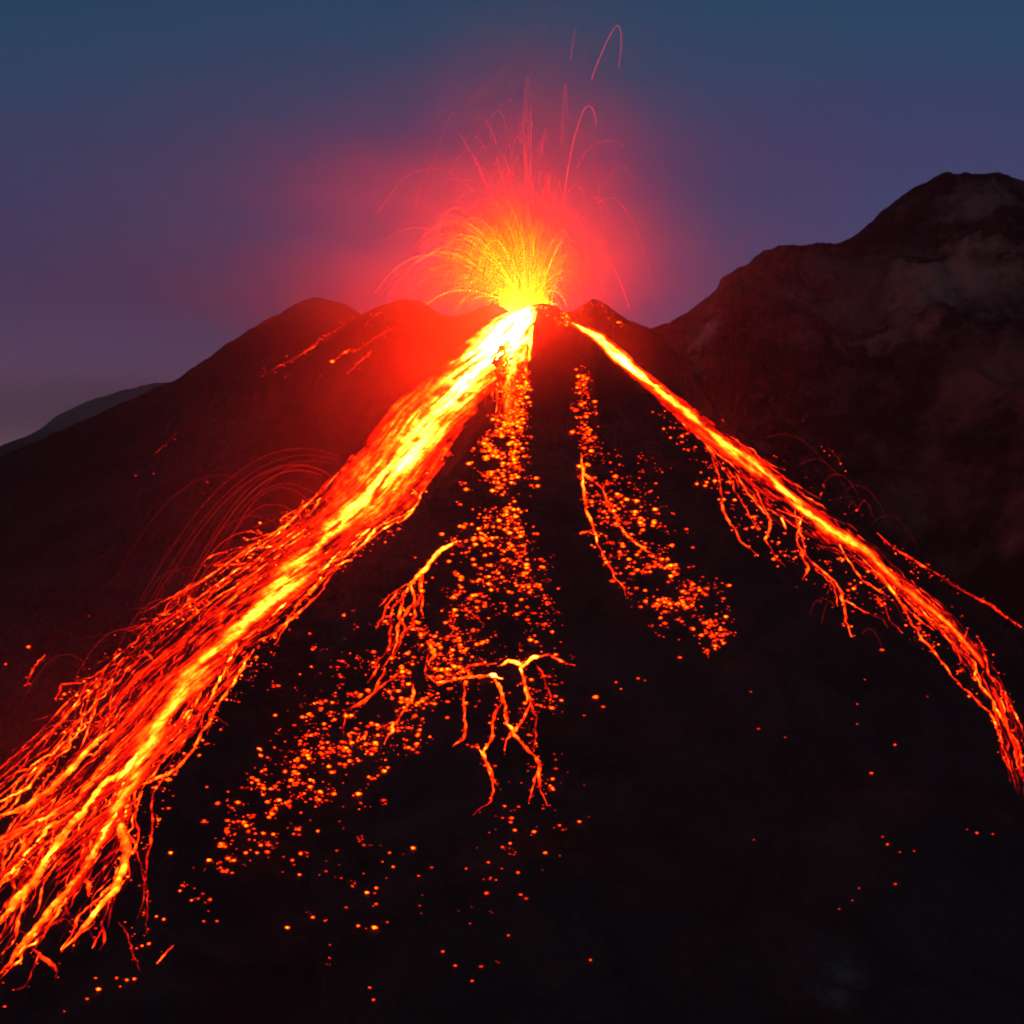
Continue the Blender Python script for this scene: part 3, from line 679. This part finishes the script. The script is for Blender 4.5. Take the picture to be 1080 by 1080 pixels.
for x, y, s, h, k in [(351, 382, 2.6, 3, 'hump'), (374, 371, 1.3, 1, 'hump'), (383, 378, 1.3, 1, 'hump'), (405, 353, 1.2, 1, 'hump'), (321, 371, 1.1, 0, 'hump'), (337, 357, 1.2, 0, 'hump'),
                      (276, 397, 1.0, 0, 'hump'), (367, 394, 1.2, 0, 'hump'), (301, 398, 1.1, 0, 'hump'), (338, 397, 1.1, 0, 'hump'), (417, 345, .9, 0, 'hump'), (402, 330, .9, 0, 'hump'),
                      (6, 701, 1.6, 1, 'ledge'), (30, 683, 2.2, 2, 'ledge'), (94, 650, 1.2, 0, 'ledge'), (143, 502, 1.1, 0, 'ledge'), (162, 500, 1.0, 0, 'ledge'), (219, 509, 1.3, 0, 'ledge'),
                      (944, 786, 1.6, 1, 'dark'), (919, 816, 1.9, 1, 'dark'), (931, 883, 1.4, 0, 'dark'), (936, 891, 1.5, 1, 'dark'), (949, 899, 1.2, 0, 'dark'), (964, 898, 1.2, 0, 'dark'),
                      (944, 933, 1.8, 0, 'dark'), (906, 937, 1.1, 0, 'dark'), (885, 959, 1.2, 0, 'dark'), (899, 950, 1, 0, 'dark'), (1030, 879, 1.7, 1, 'dark'), (1047, 880, 1.4, 0, 'dark'), (1020, 875, .9, 0, 'dark'),
                      (795, 886, 1.0, 0, 'dark'), (904, 743, 1.4, 0, 'dark'), (904, 764, 1.2, 0, 'dark'), (800, 769, 1.5, 0, 'dark'), (792, 730, 1.3, 0, 'dark'), (828, 778, 1.1, 0, 'dark'),
                      (912, 717, 1.1, 0, 'dark'), (930, 686, 2.2, 1, 'dark'), (978, 735, 1, 0, 'dark'), (628, 736, 3.0, 2, 'dark'), (636, 746, 1.8, 1, 'dark'), (650, 720, 1.5, 1, 'dark'), (655, 727, 1.3, 1, 'dark'),
                      (673, 716, 1.8, 1, 'dark'), (680, 718, 1.3, 0, 'dark'), (717, 694, 2.0, 1, 'dark'), (700, 672, 1.2, 0, 'dark'), (716, 675, 1.2, 0, 'dark'), (616, 755, 1.5, 0, 'dark'),
                      (611, 867, 2.0, 2, 'foot'), (623, 1013, 1.6, 1, 'foot'), (575, 900, 2.0, 2, 'foot'), (436, 895, 2.6, 3, 'foot'), (411, 900, 1.8, 1, 'foot'), (563, 878, 2.4, 2, 'foot'), (543, 876, 2.0, 2, 'foot'),
                      (530, 894, 1.7, 1, 'foot'), (515, 910, 1.7, 1, 'foot'), (549, 944, 1.7, 1, 'foot'), (498, 1035, 1.6, 1, 'foot'), (467, 1004, 1.7, 1, 'foot'), (536, 987, 1.6, 1, 'foot'), (583, 822, 2, 2, 'foot'),
                      (395, 979, 3.0, 3, 'slope'), (378, 977, 2.0, 2, 'slope'), (303, 979, 2.3, 3, 'slope'), (330, 968, 1.9, 2, 'slope'), (316, 923, 2.0, 2, 'slope'), (317, 901, 2.0, 2, 'slope'), (335, 877, 1.8, 2, 'slope'),
                      (271, 900, 2.2, 2, 'slope'), (221, 908, 2.6, 3, 'slope'), (180, 900, 2.3, 3, 'slope'), (178, 853, 2.0, 1, 'slope'), (290, 673, 2.1, 2, 'slope'), (290, 755, 2.1, 2, 'slope'), (210, 797, 2.0, 2, 'slope'),
                      (313, 652, 1.9, 1, 'slope'), (233, 770, 1.6, 1, 'slope'), (390, 1042, 1.7, 1, 'slope'), (394, 1055, 1.8, 1, 'slope'), (348, 997, 1.3, 0, 'slope'), (397, 937, 2, 2, 'slope'), (397, 954, 1.8, 1, 'slope'),
                      (104, 1044, 2.6, 3, 'low'), (92, 1054, 1.8, 1, 'low'), (123, 1032, 1.9, 1, 'low'), (101, 1032, 1.6, 1, 'low'), (134, 1034, 2.0, 2, 'low'), (142, 1033, 2.0, 2, 'low'), (127, 1041, 1.4, 1, 'low'),
                      (5, 1062, 1.6, 1, 'low'), (68, 1067, 1.3, 0, 'low'), (157, 996, 2.2, 2, 'low'), (150, 998, 1.8, 2, 'low'), (173, 970, 2.0, 2, 'low'), (165, 967, 1.6, 2, 'low'), (152, 963, 1.5, 1, 'low'), (166, 1016, 1.5, 1, 'low'),
                      (229, 972, 1.7, 1, 'low'), (215, 972, 1.5, 1, 'low'), (190, 940, 1.7, 2, 'low'), (202, 950, 1.6, 2, 'low'), (352, 815, 1.8, 2, 'slope'), (405, 814, 3.0, 3, 'apron'), (378, 838, 3.0, 3, 'apron'), (352, 838, 2.8, 2, 'apron')]:
    SPOTS.append((x, y, s, h, k))
for x, y, nm, hh_ in GRAN:
    SPOTS.append((x, y, .7 + 1.0 * rng.random() ** 2, int(np.clip(rng.normal(1.2 if hh_ > 3 else .2, .8), 0, 3)), GKEY[nm]))
SP = hit(np.array([s[0] for s in SPOTS]), np.array([s[1] for s in SPOTS]))
KEYS = {'tongue': ('in the dense heap below the short yellow tongue', 'blocks heaped below the yellow tongue'),
        'apron': ('on the broad scatter of blocks at lower centre', 'blocks on the lower apron'),
        'foot': ('near the bright lava ledge low on the cone', 'blocks round the dripping ledge'),
        'rightrill': ('strewn round the thin red rill right of centre', 'blocks round the thin rill'),
        'slope': ('on the dark slope between widest flow and centre', 'blocks on the dark left slope'),
        'mainedge': ('at the edge of the widest lava flow', 'blocks beside the widest flow'),
        'rightedge': ('at the edge of the right lava flow', 'blocks beside the right flow'),
        'rim': ('on the crater rim right of the vent', 'blocks on the crater rim'),
        'hump': ('on the glowing hump left of the crater', 'blocks on the red hump'),
        'ledge': ('on the dark ridge beyond the widest flow', 'blocks on the dark ridge'),
        'dark': ('on the dark slope under the right flow', 'blocks on the dark right slope'),
        'low': ('at the foot of the slope, near the lower left corner', 'blocks at lower left')}
ONE = {(351, 382): 'brightest orange block on the red hump left of the crater', (30, 683): 'orange block near the left edge, above the widest flow', (6, 701): 'red block closest to the left edge above the widest flow',
       (628, 736): 'brightest lone block on the dark slope right of the dripping ledge', (717, 694): 'lone block below the lower end of the scattered blocks right of centre', (930, 686): 'brightest block under the fork of the right flow',
       (436, 895): 'lone bright block low on the slope, left of the long drip ends', (395, 979): 'brightest yellow block low on the cone left of the middle', (303, 979): 'lone bright block at the lowest left end of its row',
       (104, 1044): 'brightest block of the short row in the lower left corner', (221, 908): 'bright yellow block on the dark slope right of the lower flow tip', (180, 900): 'lone bright block just right of the widest flow near its lower end',
       (623, 1013): 'lowest lone block right of the middle of the dark slope', (919, 816): 'lone red block on the bare slope below the right flow', (611, 867): 'lone bright block right of the longest drip end',
       (575, 900): 'lone bright block below the tip of the longest right drip', (405, 814): 'large yellow block at the right end of a bright row at lower centre', (290, 755): 'lone bright block midway between the widest flow and the centre blocks'}
ok_ = [not (q[1] > 120 or (q[1] > 9 and q[0] > VX - 30 and q[0] < VX + 90 and q[2] > VZ - 60)) for q in SP]
SPOTS = [q for q, k in zip(SPOTS, ok_) if k]; SP = SP[np.array(ok_)]
variants = []
for i, (co, f, h) in enumerate(BLK):
    me = bpy.data.meshes.new('lava_block')
    me.from_pydata([tuple(c) for c in co], [], [tuple(q) for q in f]); me.update()
    at = me.attributes.new('glow', 'FLOAT', 'POINT'); at.data.foreach_set('value', h.astype(np.float32))
    me.polygons.foreach_set('use_smooth', np.ones(len(f), bool)); me.materials.append(M_CLOT)
    variants.append(me)
order = sorted(range(len(SPOTS)), key=lambda i: -SPOTS[i][2] * (1 + .15 * SPOTS[i][3]))
first = None; rest = Bag()
for n, i in enumerate(order):
    px, py, s, hi, key = SPOTS[i]; x, y, z = SP[i]
    r = s * (y + DIST) / FPX * 0.84; vi = hi * 3 + (i % 3)
    a = rng.normal() * .35
    z = float(ground_z(x, y))
    if n < 300:
        if first is None:
            o = first = bpy.data.objects.new('lava_block', variants[vi])
        else:
            o = first.copy(); o.data = variants[vi]
        COL.objects.link(o)
        o.location = (x, y, z + .25 * r); o.scale = (r, r, r); o.rotation_euler = (0, 0, a)
        big = 'large' if s > 2.3 else ('small' if s < 1.7 else 'mid-sized')
        lab = ONE.get((px, py))
        tag(o, lab or '%s %s block %s' % (big, ('dull red', 'red', 'orange', 'yellow hot')[hi], KEYS[key][0]), 'lava block', KEYS[key][1])
    else:
        co, f, h = BLK[vi]
        c, sn = math.cos(a), math.sin(a)
        q = co * r; q = np.stack([q[:, 0] * c - q[:, 1] * sn + x, q[:, 0] * sn + q[:, 1] * c + y, q[:, 2] + z + .25 * r], -1)
        rest.add(q, f, h)
o = rest.build('lava_rubble', M_CLOT)
tag(o, 'glowing rubble of small lava blocks strewn over the cone', 'rubble', kind='stuff')

# ---- clots of lava in the air: each a small spindle, strung along its flight
OCT = np.array([(1, 0, 0), (-1, 0, 0), (0, 1, 0), (0, -1, 0), (0, 0, 1), (0, 0, -1)], float)
OCF = np.array([(0, 2, 4), (2, 1, 4), (1, 3, 4), (3, 0, 4), (2, 0, 5), (1, 2, 5), (3, 1, 5), (0, 3, 5)])
def clots(P, rad, heat, length, gap):
    """spindles end to end along the path P (n,3)"""
    d = np.r_[0, np.cumsum(np.linalg.norm(np.diff(P, axis=0), axis=1))]
    n = int(d[-1] / (length + gap))
    if n < 1: return np.zeros((0, 3)), np.zeros((0, 3), int), np.zeros(0)
    s0 = np.arange(n) * (length + gap); s1 = s0 + length
    A = np.stack([np.interp(s0, d, P[:, k]) for k in range(3)], -1); B = np.stack([np.interp(s1, d, P[:, k]) for k in range(3)], -1)
    m = (A + B) / 2; t = (B - A) / 2
    tn = t / (np.linalg.norm(t, axis=1)[:, None] + 1e-9)
    up = np.array([0.13, 1.0, 0.07]); u = np.cross(tn, up); u /= np.linalg.norm(u, axis=1)[:, None] + 1e-9; w = np.cross(tn, u)
    tt = (s0 + s1) / 2 / d[-1]
    rr = rad(tt) if callable(rad) else np.full(n, rad); hh = heat(tt)
    j = np.exp(rng.normal(size=n) * .25); rr = rr * j
    V = m[:, None] + OCT[None, :, 0:1] * t[:, None] + OCT[None, :, 1:2] * u[:, None] * rr[:, None, None] + OCT[None, :, 2:3] * w[:, None] * rr[:, None, None]
    F = OCF[None] + (np.arange(n) * 6)[:, None, None]
    return V.reshape(-1, 3), F.reshape(-1, 3), np.repeat(hh, 6)

fount = thing('lava_fountain', 'tall fountain of yellow and red lava clots bursting from the vent', 'lava fountain')
G = 9.8
arcs = []
def flight(speed, lean_x, lean_y, t0, t1, heat, rad, x0=0.0):
    vz = speed * math.cos(math.hypot(lean_x, lean_y)); vx = speed * math.sin(lean_x); vy = speed * math.sin(lean_y)
    T = 2.15 * vz / G
    t = np.linspace(t0 * T, t1 * T, 60)
    drag = 1 / (1 + .10 * t)
    P = np.stack([VX + x0 + vx * t * drag - .18 * t * t, 9 + vy * t * drag, VZ - 1 + vz * t - .5 * G * t * t], -1)
    g = ground_z(P[:, 0], P[:, 1]); bad = np.where(P[:, 2] < g - 1)[0]
    bad = bad[bad > 4]
    if len(bad): P = P[:bad[0] + 1]
    if len(P) < 4: return
    k0, dec = heat
    ln = float(np.linalg.norm(np.diff(P, axis=0), axis=1).sum())
    tm = t[:len(P)]
    f = lambda tt: k0 * np.exp(-np.interp(tt, np.linspace(0, 1, len(tm)), tm) / dec) + .55
    arcs.append((ln * rad, clots(P, rad, f, 1.5 if ln > 40 else .9, .25)))
for _ in range(500):                        # the white hot root
    flight(6 + 9 * rng.random(), rng.normal(-.05, .35), rng.normal(0, .3), 0, .7, (400, 1.2), .11, rng.normal() * 4)
for _ in range(3000):                        # the dense yellow dome
    sp = 9 + 26 * rng.random() ** 1.0
    lx = rng.normal(-.14, .33)
    while not -1.0 < lx < .62: lx = rng.normal(-.14, .33)
    sp *= 1 - .35 * max(0.0, lx)
    flight(sp, lx, rng.normal(0, .3), 0, .35 + .6 * rng.random(), (62 * math.exp(rng.normal() * .8), 1.35), .1, rng.normal() * 3)
for _ in range(420):                        # wide low sheaves, mostly to the left
    sp = 20 + 12 * rng.random()
    flight(sp, rng.normal(-.36, .24), rng.normal(0, .3), .0, .5 + .4 * rng.random(), (60, 1.5), .10)
for _ in range(190):                        # the red spray above
    sp = 27 + 13 * rng.random()
    a = rng.random() * .6
    flight(sp, rng.normal(-.06, .22), rng.normal(0, .2), a, a + .15 + .35 * rng.random(), (14, 1.8), .09)
for _ in range(46):                         # the highest clots
    sp = 38 + 11 * rng.random()
    a = .1 + rng.random() * .5
    flight(sp, rng.normal(-.02, .14), rng.normal(0, .12), a, a + .05 + .25 * rng.random(), (6, 2.8), .12)
for pts, k in (([(624, 84), (628, 72), (633, 60), (640, 44), (647, 31), (652, 27), (655, 36), (655, 52), (652, 74)], 4.5), ([(602, 62), (604, 45), (607, 31)], 2.5),
               ([(594, 215), (598, 185), (604, 152), (611, 128), (617, 114), (622, 112), (627, 119), (629, 133)], 9), ([(608, 178), (618, 160), (630, 151), (643, 148), (653, 150), (658, 157)], 4),
               ([(630, 214), (640, 209), (650, 211), (662, 225), (673, 248), (682, 275), (690, 306)], 3.5), ([(612, 268), (624, 259), (636, 266), (648, 285), (657, 305), (664, 326)], 8),
               ([(553, 135), (554, 105), (556, 84), (558, 84), (560, 96)], 3), ([(592, 150), (594, 110), (595, 92), (597, 92), (598, 120)], 3), ([(398, 225), (415, 200), (430, 185), (447, 179), (462, 178), (478, 184), (484, 200)], 3),
               ([(438, 215), (446, 190), (462, 162)], 2.5), ([(518, 155), (517, 128), (520, 120)], 2.5), ([(540, 150), (537, 100), (533, 72)], 1.5), ([(571, 160), (572, 145), (575, 143), (578, 150)], 4),
               ([(500, 150), (506, 135), (512, 130), (516, 140)], 2.2), ([(640, 190), (652, 175), (662, 180), (668, 200)], 2.5)):
    p = np.array(pts, float); m = len(p); q = np.linspace(0, m - 1, m * 8)
    i = np.clip(q.astype(int), 0, m - 2); u = (q - i)[:, None]
    g = np.vstack([2 * p[0] - p[1], p, 2 * p[-1] - p[-2]])
    c = .5 * (2 * g[i + 1] + (g[i + 2] - g[i]) * u + (2 * g[i] - 5 * g[i + 1] + 4 * g[i + 2] - g[i + 3]) * u ** 2 + (3 * g[i + 1] - g[i] - 3 * g[i + 2] + g[i + 3]) * u ** 3)
    P = np.stack([wx(c[:, 0], 9), np.full(len(c), 9.0), wz(c[:, 1], 9)], -1)
    arcs.append((999, clots(P, .13, lambda tt, k=k: .7 * k * (1 - .5 * tt), .8, .15)))
arcs.sort(key=lambda q: -q[0])
rest = Bag()
for i, (_, c) in enumerate(arcs):
    if len(c[1]) == 0: continue
    if i < 90 and len(c[1]) > 8 * 28: put('clot_arc', *c, M_CLOT, fount, False)
    else: rest.add(*c)
o = rest.build('clot_spray', M_CLOT, fount, False); o['kind'] = 'stuff'

# ---- stones bounding down beside the flows
def bounce(parent, px0, py0, dxp, up, drop, heat, rad=.16, name='clot_arc'):
    """a hop that starts at photo point px0, py0, moves dxp across, rises up and falls drop"""
    n = 46; t = np.linspace(0, 1, n)
    # z follows a parabola with apex height 'up' above the start and 'drop' below it at the end
    a = math.sqrt(up) + math.sqrt(up + drop)
    y = -(2 * math.sqrt(up) * a * t - a * a * t * t)
    X = px0 + dxp * t; Y = py0 + y
    A = hit([X[0]], [Y[0]])[0]; B = hit([X[-1]], [min(Y[-1], 1078)])[0]
    dep = (A[1] - 1.0) * (1 - t) + (B[1] - 1.0) * t
    P = np.stack([wx(X, dep), dep, wz(Y, dep)], -1)
    v, f, h = clots(P, rad, lambda q: heat * (1.15 - .8 * q), 1.0, .2)
    return (v, f, h) if len(f) < 8 * 28 else put(name, v, f, h, M_CLOT, parent, False)
few = Bag()
hops = thing('bounding_stones', 'arching chains of red hot stones leaping left off the widest flow', 'stone spray')
for q in [(358, 482, -214, 9, 160, 1.1), (356, 486, -216, 6, 185, 1.3), (350, 489, -190, 3, 150, 1.2), (346, 500, -170, 10, 170, 1.2), (340, 502, -150, 6, 140, 1.3), (352, 505, -120, 14, 90, 1.2),
          (330, 520, -130, 10, 120, 1.3), (325, 528, -110, 14, 110, 1.2), (310, 540, -110, 8, 120, 1.3), (300, 583, -112, 22, 60, 3.2), (296, 590, -100, 16, 80, 2.4), (288, 592, -120, 8, 90, 1.8),
          (300, 560, -120, 16, 90, 1.0), (275, 588, -95, 10, 90, 1.6), (255, 505, -135, 4, 110, .35), (210, 602, -60, 4, 60, .9), (195, 606, -60, 4, 70, .6), (190, 640, -80, 8, 80, .8),
          (150, 672, -90, 8, 90, .9), (110, 770, -110, 10, 50, 1.0), (95, 780, -100, 12, 60, .9), (90, 700, -70, 10, 50, .6), (60, 800, -70, 10, 60, .8), (70, 860, -50, 10, 60, .9),
          (100, 930, -60, 10, 40, 1.0), (120, 880, -50, 8, 60, 1.0), (78, 975, 22, 4, 20, 1.4), (60, 975, 24, 6, 22, 1.0), (30, 990, -30, 8, 30, .9), (345, 512, -190, 18, 190, .5), (335, 495, -200, 4, 210, .5)]:
    k = bounce(hops, *q[:5], q[5] * math.exp(rng.normal() * .35), .10 + .09 * rng.random())
    if isinstance(k, tuple): few.add(*k)
if few.v: few.build('stone_spray', M_CLOT, hops, False)['kind'] = 'stuff'
few = Bag()
hops2 = thing('bounding_stones', 'faint arching chains of stones leaping above the right flow', 'stone spray')
for q in [(808, 462, 75, 4, 45, .45), (845, 490, 52, 6, 36, .5), (870, 508, 40, 8, 26, .6), (905, 538, 16, 10, 10, 1.0), (895, 536, 10, 7, 4, 1.0), (890, 520, 50, 8, 40, .35), (920, 552, 50, 8, 30, .3),
          (880, 640, -14, 6, 20, .7), (910, 668, 20, 5, 14, .6), (930, 636, 24, 4, 22, .6), (866, 636, -12, 3, 14, .7)]:
    k = bounce(hops2, *q, rad=.13)
    if isinstance(k, tuple): few.add(*k)
if few.v: few.build('stone_spray', M_CLOT, hops2, False)['kind'] = 'stuff'


# ------------------------------------------------------------------ air
def volume_mat(name, color, density, aniso=0.0):
    m = bpy.data.materials.new(name); m.use_nodes = True
    n = m.node_tree; n.nodes.clear()
    out = n.nodes.new('ShaderNodeOutputMaterial'); pv = n.nodes.new('ShaderNodeVolumePrincipled')
    pv.inputs['Color'].default_value = (*color, 1); pv.inputs['Density'].default_value = density
    pv.inputs['Anisotropy'].default_value = aniso
    n.links.new(pv.outputs[0], out.inputs['Volume'])
    return m, n, pv
def box(name, lo, hi, mat):
    bm = bmesh.new(); bmesh.ops.create_cube(bm, size=1)
    for v in bm.verts: v.co = Vector([lo[i] + (v.co[i] + .5) * (hi[i] - lo[i]) for i in range(3)])
    me = bpy.data.meshes.new(name); bm.to_mesh(me); bm.free(); me.materials.append(mat)
    o = bpy.data.objects.new(name, me); COL.objects.link(o); return o
M_HAZE, _, _ = volume_mat('thin_air', (.80, .62, .66), 0.00005, 0.0)
zlo = float(ZZ.min()) - 1
h = box('haze', (-6400, -7600, zlo), (6400, 7600, 640), M_HAZE)
tag(h, 'thin dusk haze over the whole volcano', 'haze', kind='stuff')

# the gas cloud round the fountain, drifting left
M_GAS, n, pv = volume_mat('volcanic_gas', (.92, .58, .62), 0.01, 0.0)
tc = n.nodes.new('ShaderNodeNewGeometry')
def vmath(op, a=None, b=None):
    k = n.nodes.new('ShaderNodeVectorMath'); k.operation = op
    for i, q in enumerate((a, b)):
        if q is None: continue
        if isinstance(q, tuple): k.inputs[i].default_value = q
        else: n.links.new(q, k.inputs[i])
    return k
def mth(op, *a):
    k = n.nodes.new('ShaderNodeMath'); k.operation = op
    for i, q in enumerate(a):
        if isinstance(q, (int, float)): k.inputs[i].default_value = q
        else: n.links.new(q, k.inputs[i])
    return k.outputs[0]
def puff(center, radii, dens):
    d = vmath('SUBTRACT', tc.outputs['Position'], center)
    s = vmath('DIVIDE', d.outputs[0], radii)
    l = vmath('LENGTH', s.outputs[0])
    q = mth('MULTIPLY', l.outputs['Value'], l.outputs['Value'])
    return mth('MULTIPLY', mth('EXPONENT', mth('MULTIPLY', q, -1.0)), dens)
a = puff((VX + 4, 6, VZ + 48), (52, 50, 72), 0.0075)
b = puff((VX - 48, 12, VZ + 30), (80, 55, 34), 0.0062)
c = puff((VX - 125, 30, VZ + 32), (220, 90, 68), 0.0021)
e = puff((VX - 58, -60, VZ - 44), (60, 42, 54), 0.0085)  # from here down: puffs added to imitate red bloom over hump and flows
f_ = puff((VX - 115, -150, VZ - 125), (60, 60, 62), 0.0022)
i_ = puff((VX + 80, -10, VZ - 45), (50, 40, 40), 0.0006)
j_ = puff((VX + 12, -34, VZ - 26), (28, 24, 34), 0.004)
k_ = puff((-205, -235, 150), (75, 60, 55), 0.0012)
nz = n.nodes.new('ShaderNodeTexNoise'); nz.inputs['Scale'].default_value = 0.014; nz.inputs['Detail'].default_value = 2
mpg = n.nodes.new('ShaderNodeMapping'); mpg.inputs['Rotation'].default_value = (0, R(-28), 0); mpg.inputs['Scale'].default_value = (.5, .8, 1.8)
n.links.new(tc.outputs['Position'], mpg.inputs[0]); n.links.new(mpg.outputs[0], nz.inputs['Vector'])
w = mth('MAXIMUM', mth('MULTIPLY_ADD', nz.outputs['Fac'], 4.2, -1.2), .12)
a = mth('MULTIPLY', a, mth('MULTIPLY_ADD', nz.outputs['Fac'], 1.8, .1))
tot = mth('ADD', mth('MULTIPLY', mth('ADD', b, c), w), mth('ADD', mth('ADD', a, f_), mth('ADD', e, mth('ADD', mth('ADD', i_, k_), j_))))
n.links.new(tot, pv.inputs['Density'])
# low gas is coloured redder, painting a deeper red glow over the slopes
sz = n.nodes.new('ShaderNodeSeparateXYZ'); n.links.new(tc.outputs['Position'], sz.inputs[0])
zr = n.nodes.new('ShaderNodeMapRange'); zr.inputs['From Min'].default_value = VZ - 20; zr.inputs['From Max'].default_value = VZ + 25
n.links.new(sz.outputs['Z'], zr.inputs['Value'])
cm = n.nodes.new('ShaderNodeMix'); cm.data_type = 'RGBA'
cm.inputs[6].default_value = (.90, .26, .20, 1); cm.inputs[7].default_value = (.92, .58, .64, 1)
n.links.new(zr.outputs[0], cm.inputs['Factor']); n.links.new(cm.outputs[2], pv.inputs['Color'])
g = box('gas_cloud', (VX - 360, -290, VZ - 250), (VX + 170, 170, VZ + 250), M_GAS)
tag(g, 'red lit gas cloud round the fountain drifting off to the left', 'gas cloud', kind='stuff')

# a low bank of cloud lying along the far left ridge
M_MIST, n, pv = volume_mat('ridge_cloud', (.95, .92, .94), 0.01, 0.0)
tc = n.nodes.new('ShaderNodeNewGeometry')
mx0, mz0 = float(wx(60, 330)), float(wz(436, 330))
q = puff((mx0, 330, mz0), (110, 60, 15), 0.0045)
q2 = puff((float(wx(130, 330)), 330, float(wz(410, 330))), (60, 60, 9), 0.003)
n.links.new(mth('ADD', q, q2), pv.inputs['Density'])
g = box('cloud_bank', (mx0 - 260, 200, mz0 - 45), (mx0 + 210, 460, mz0 + 50), M_MIST)
tag(g, 'soft grey cloud bank veiling the far ridge at the left edge', 'cloud', kind='stuff')
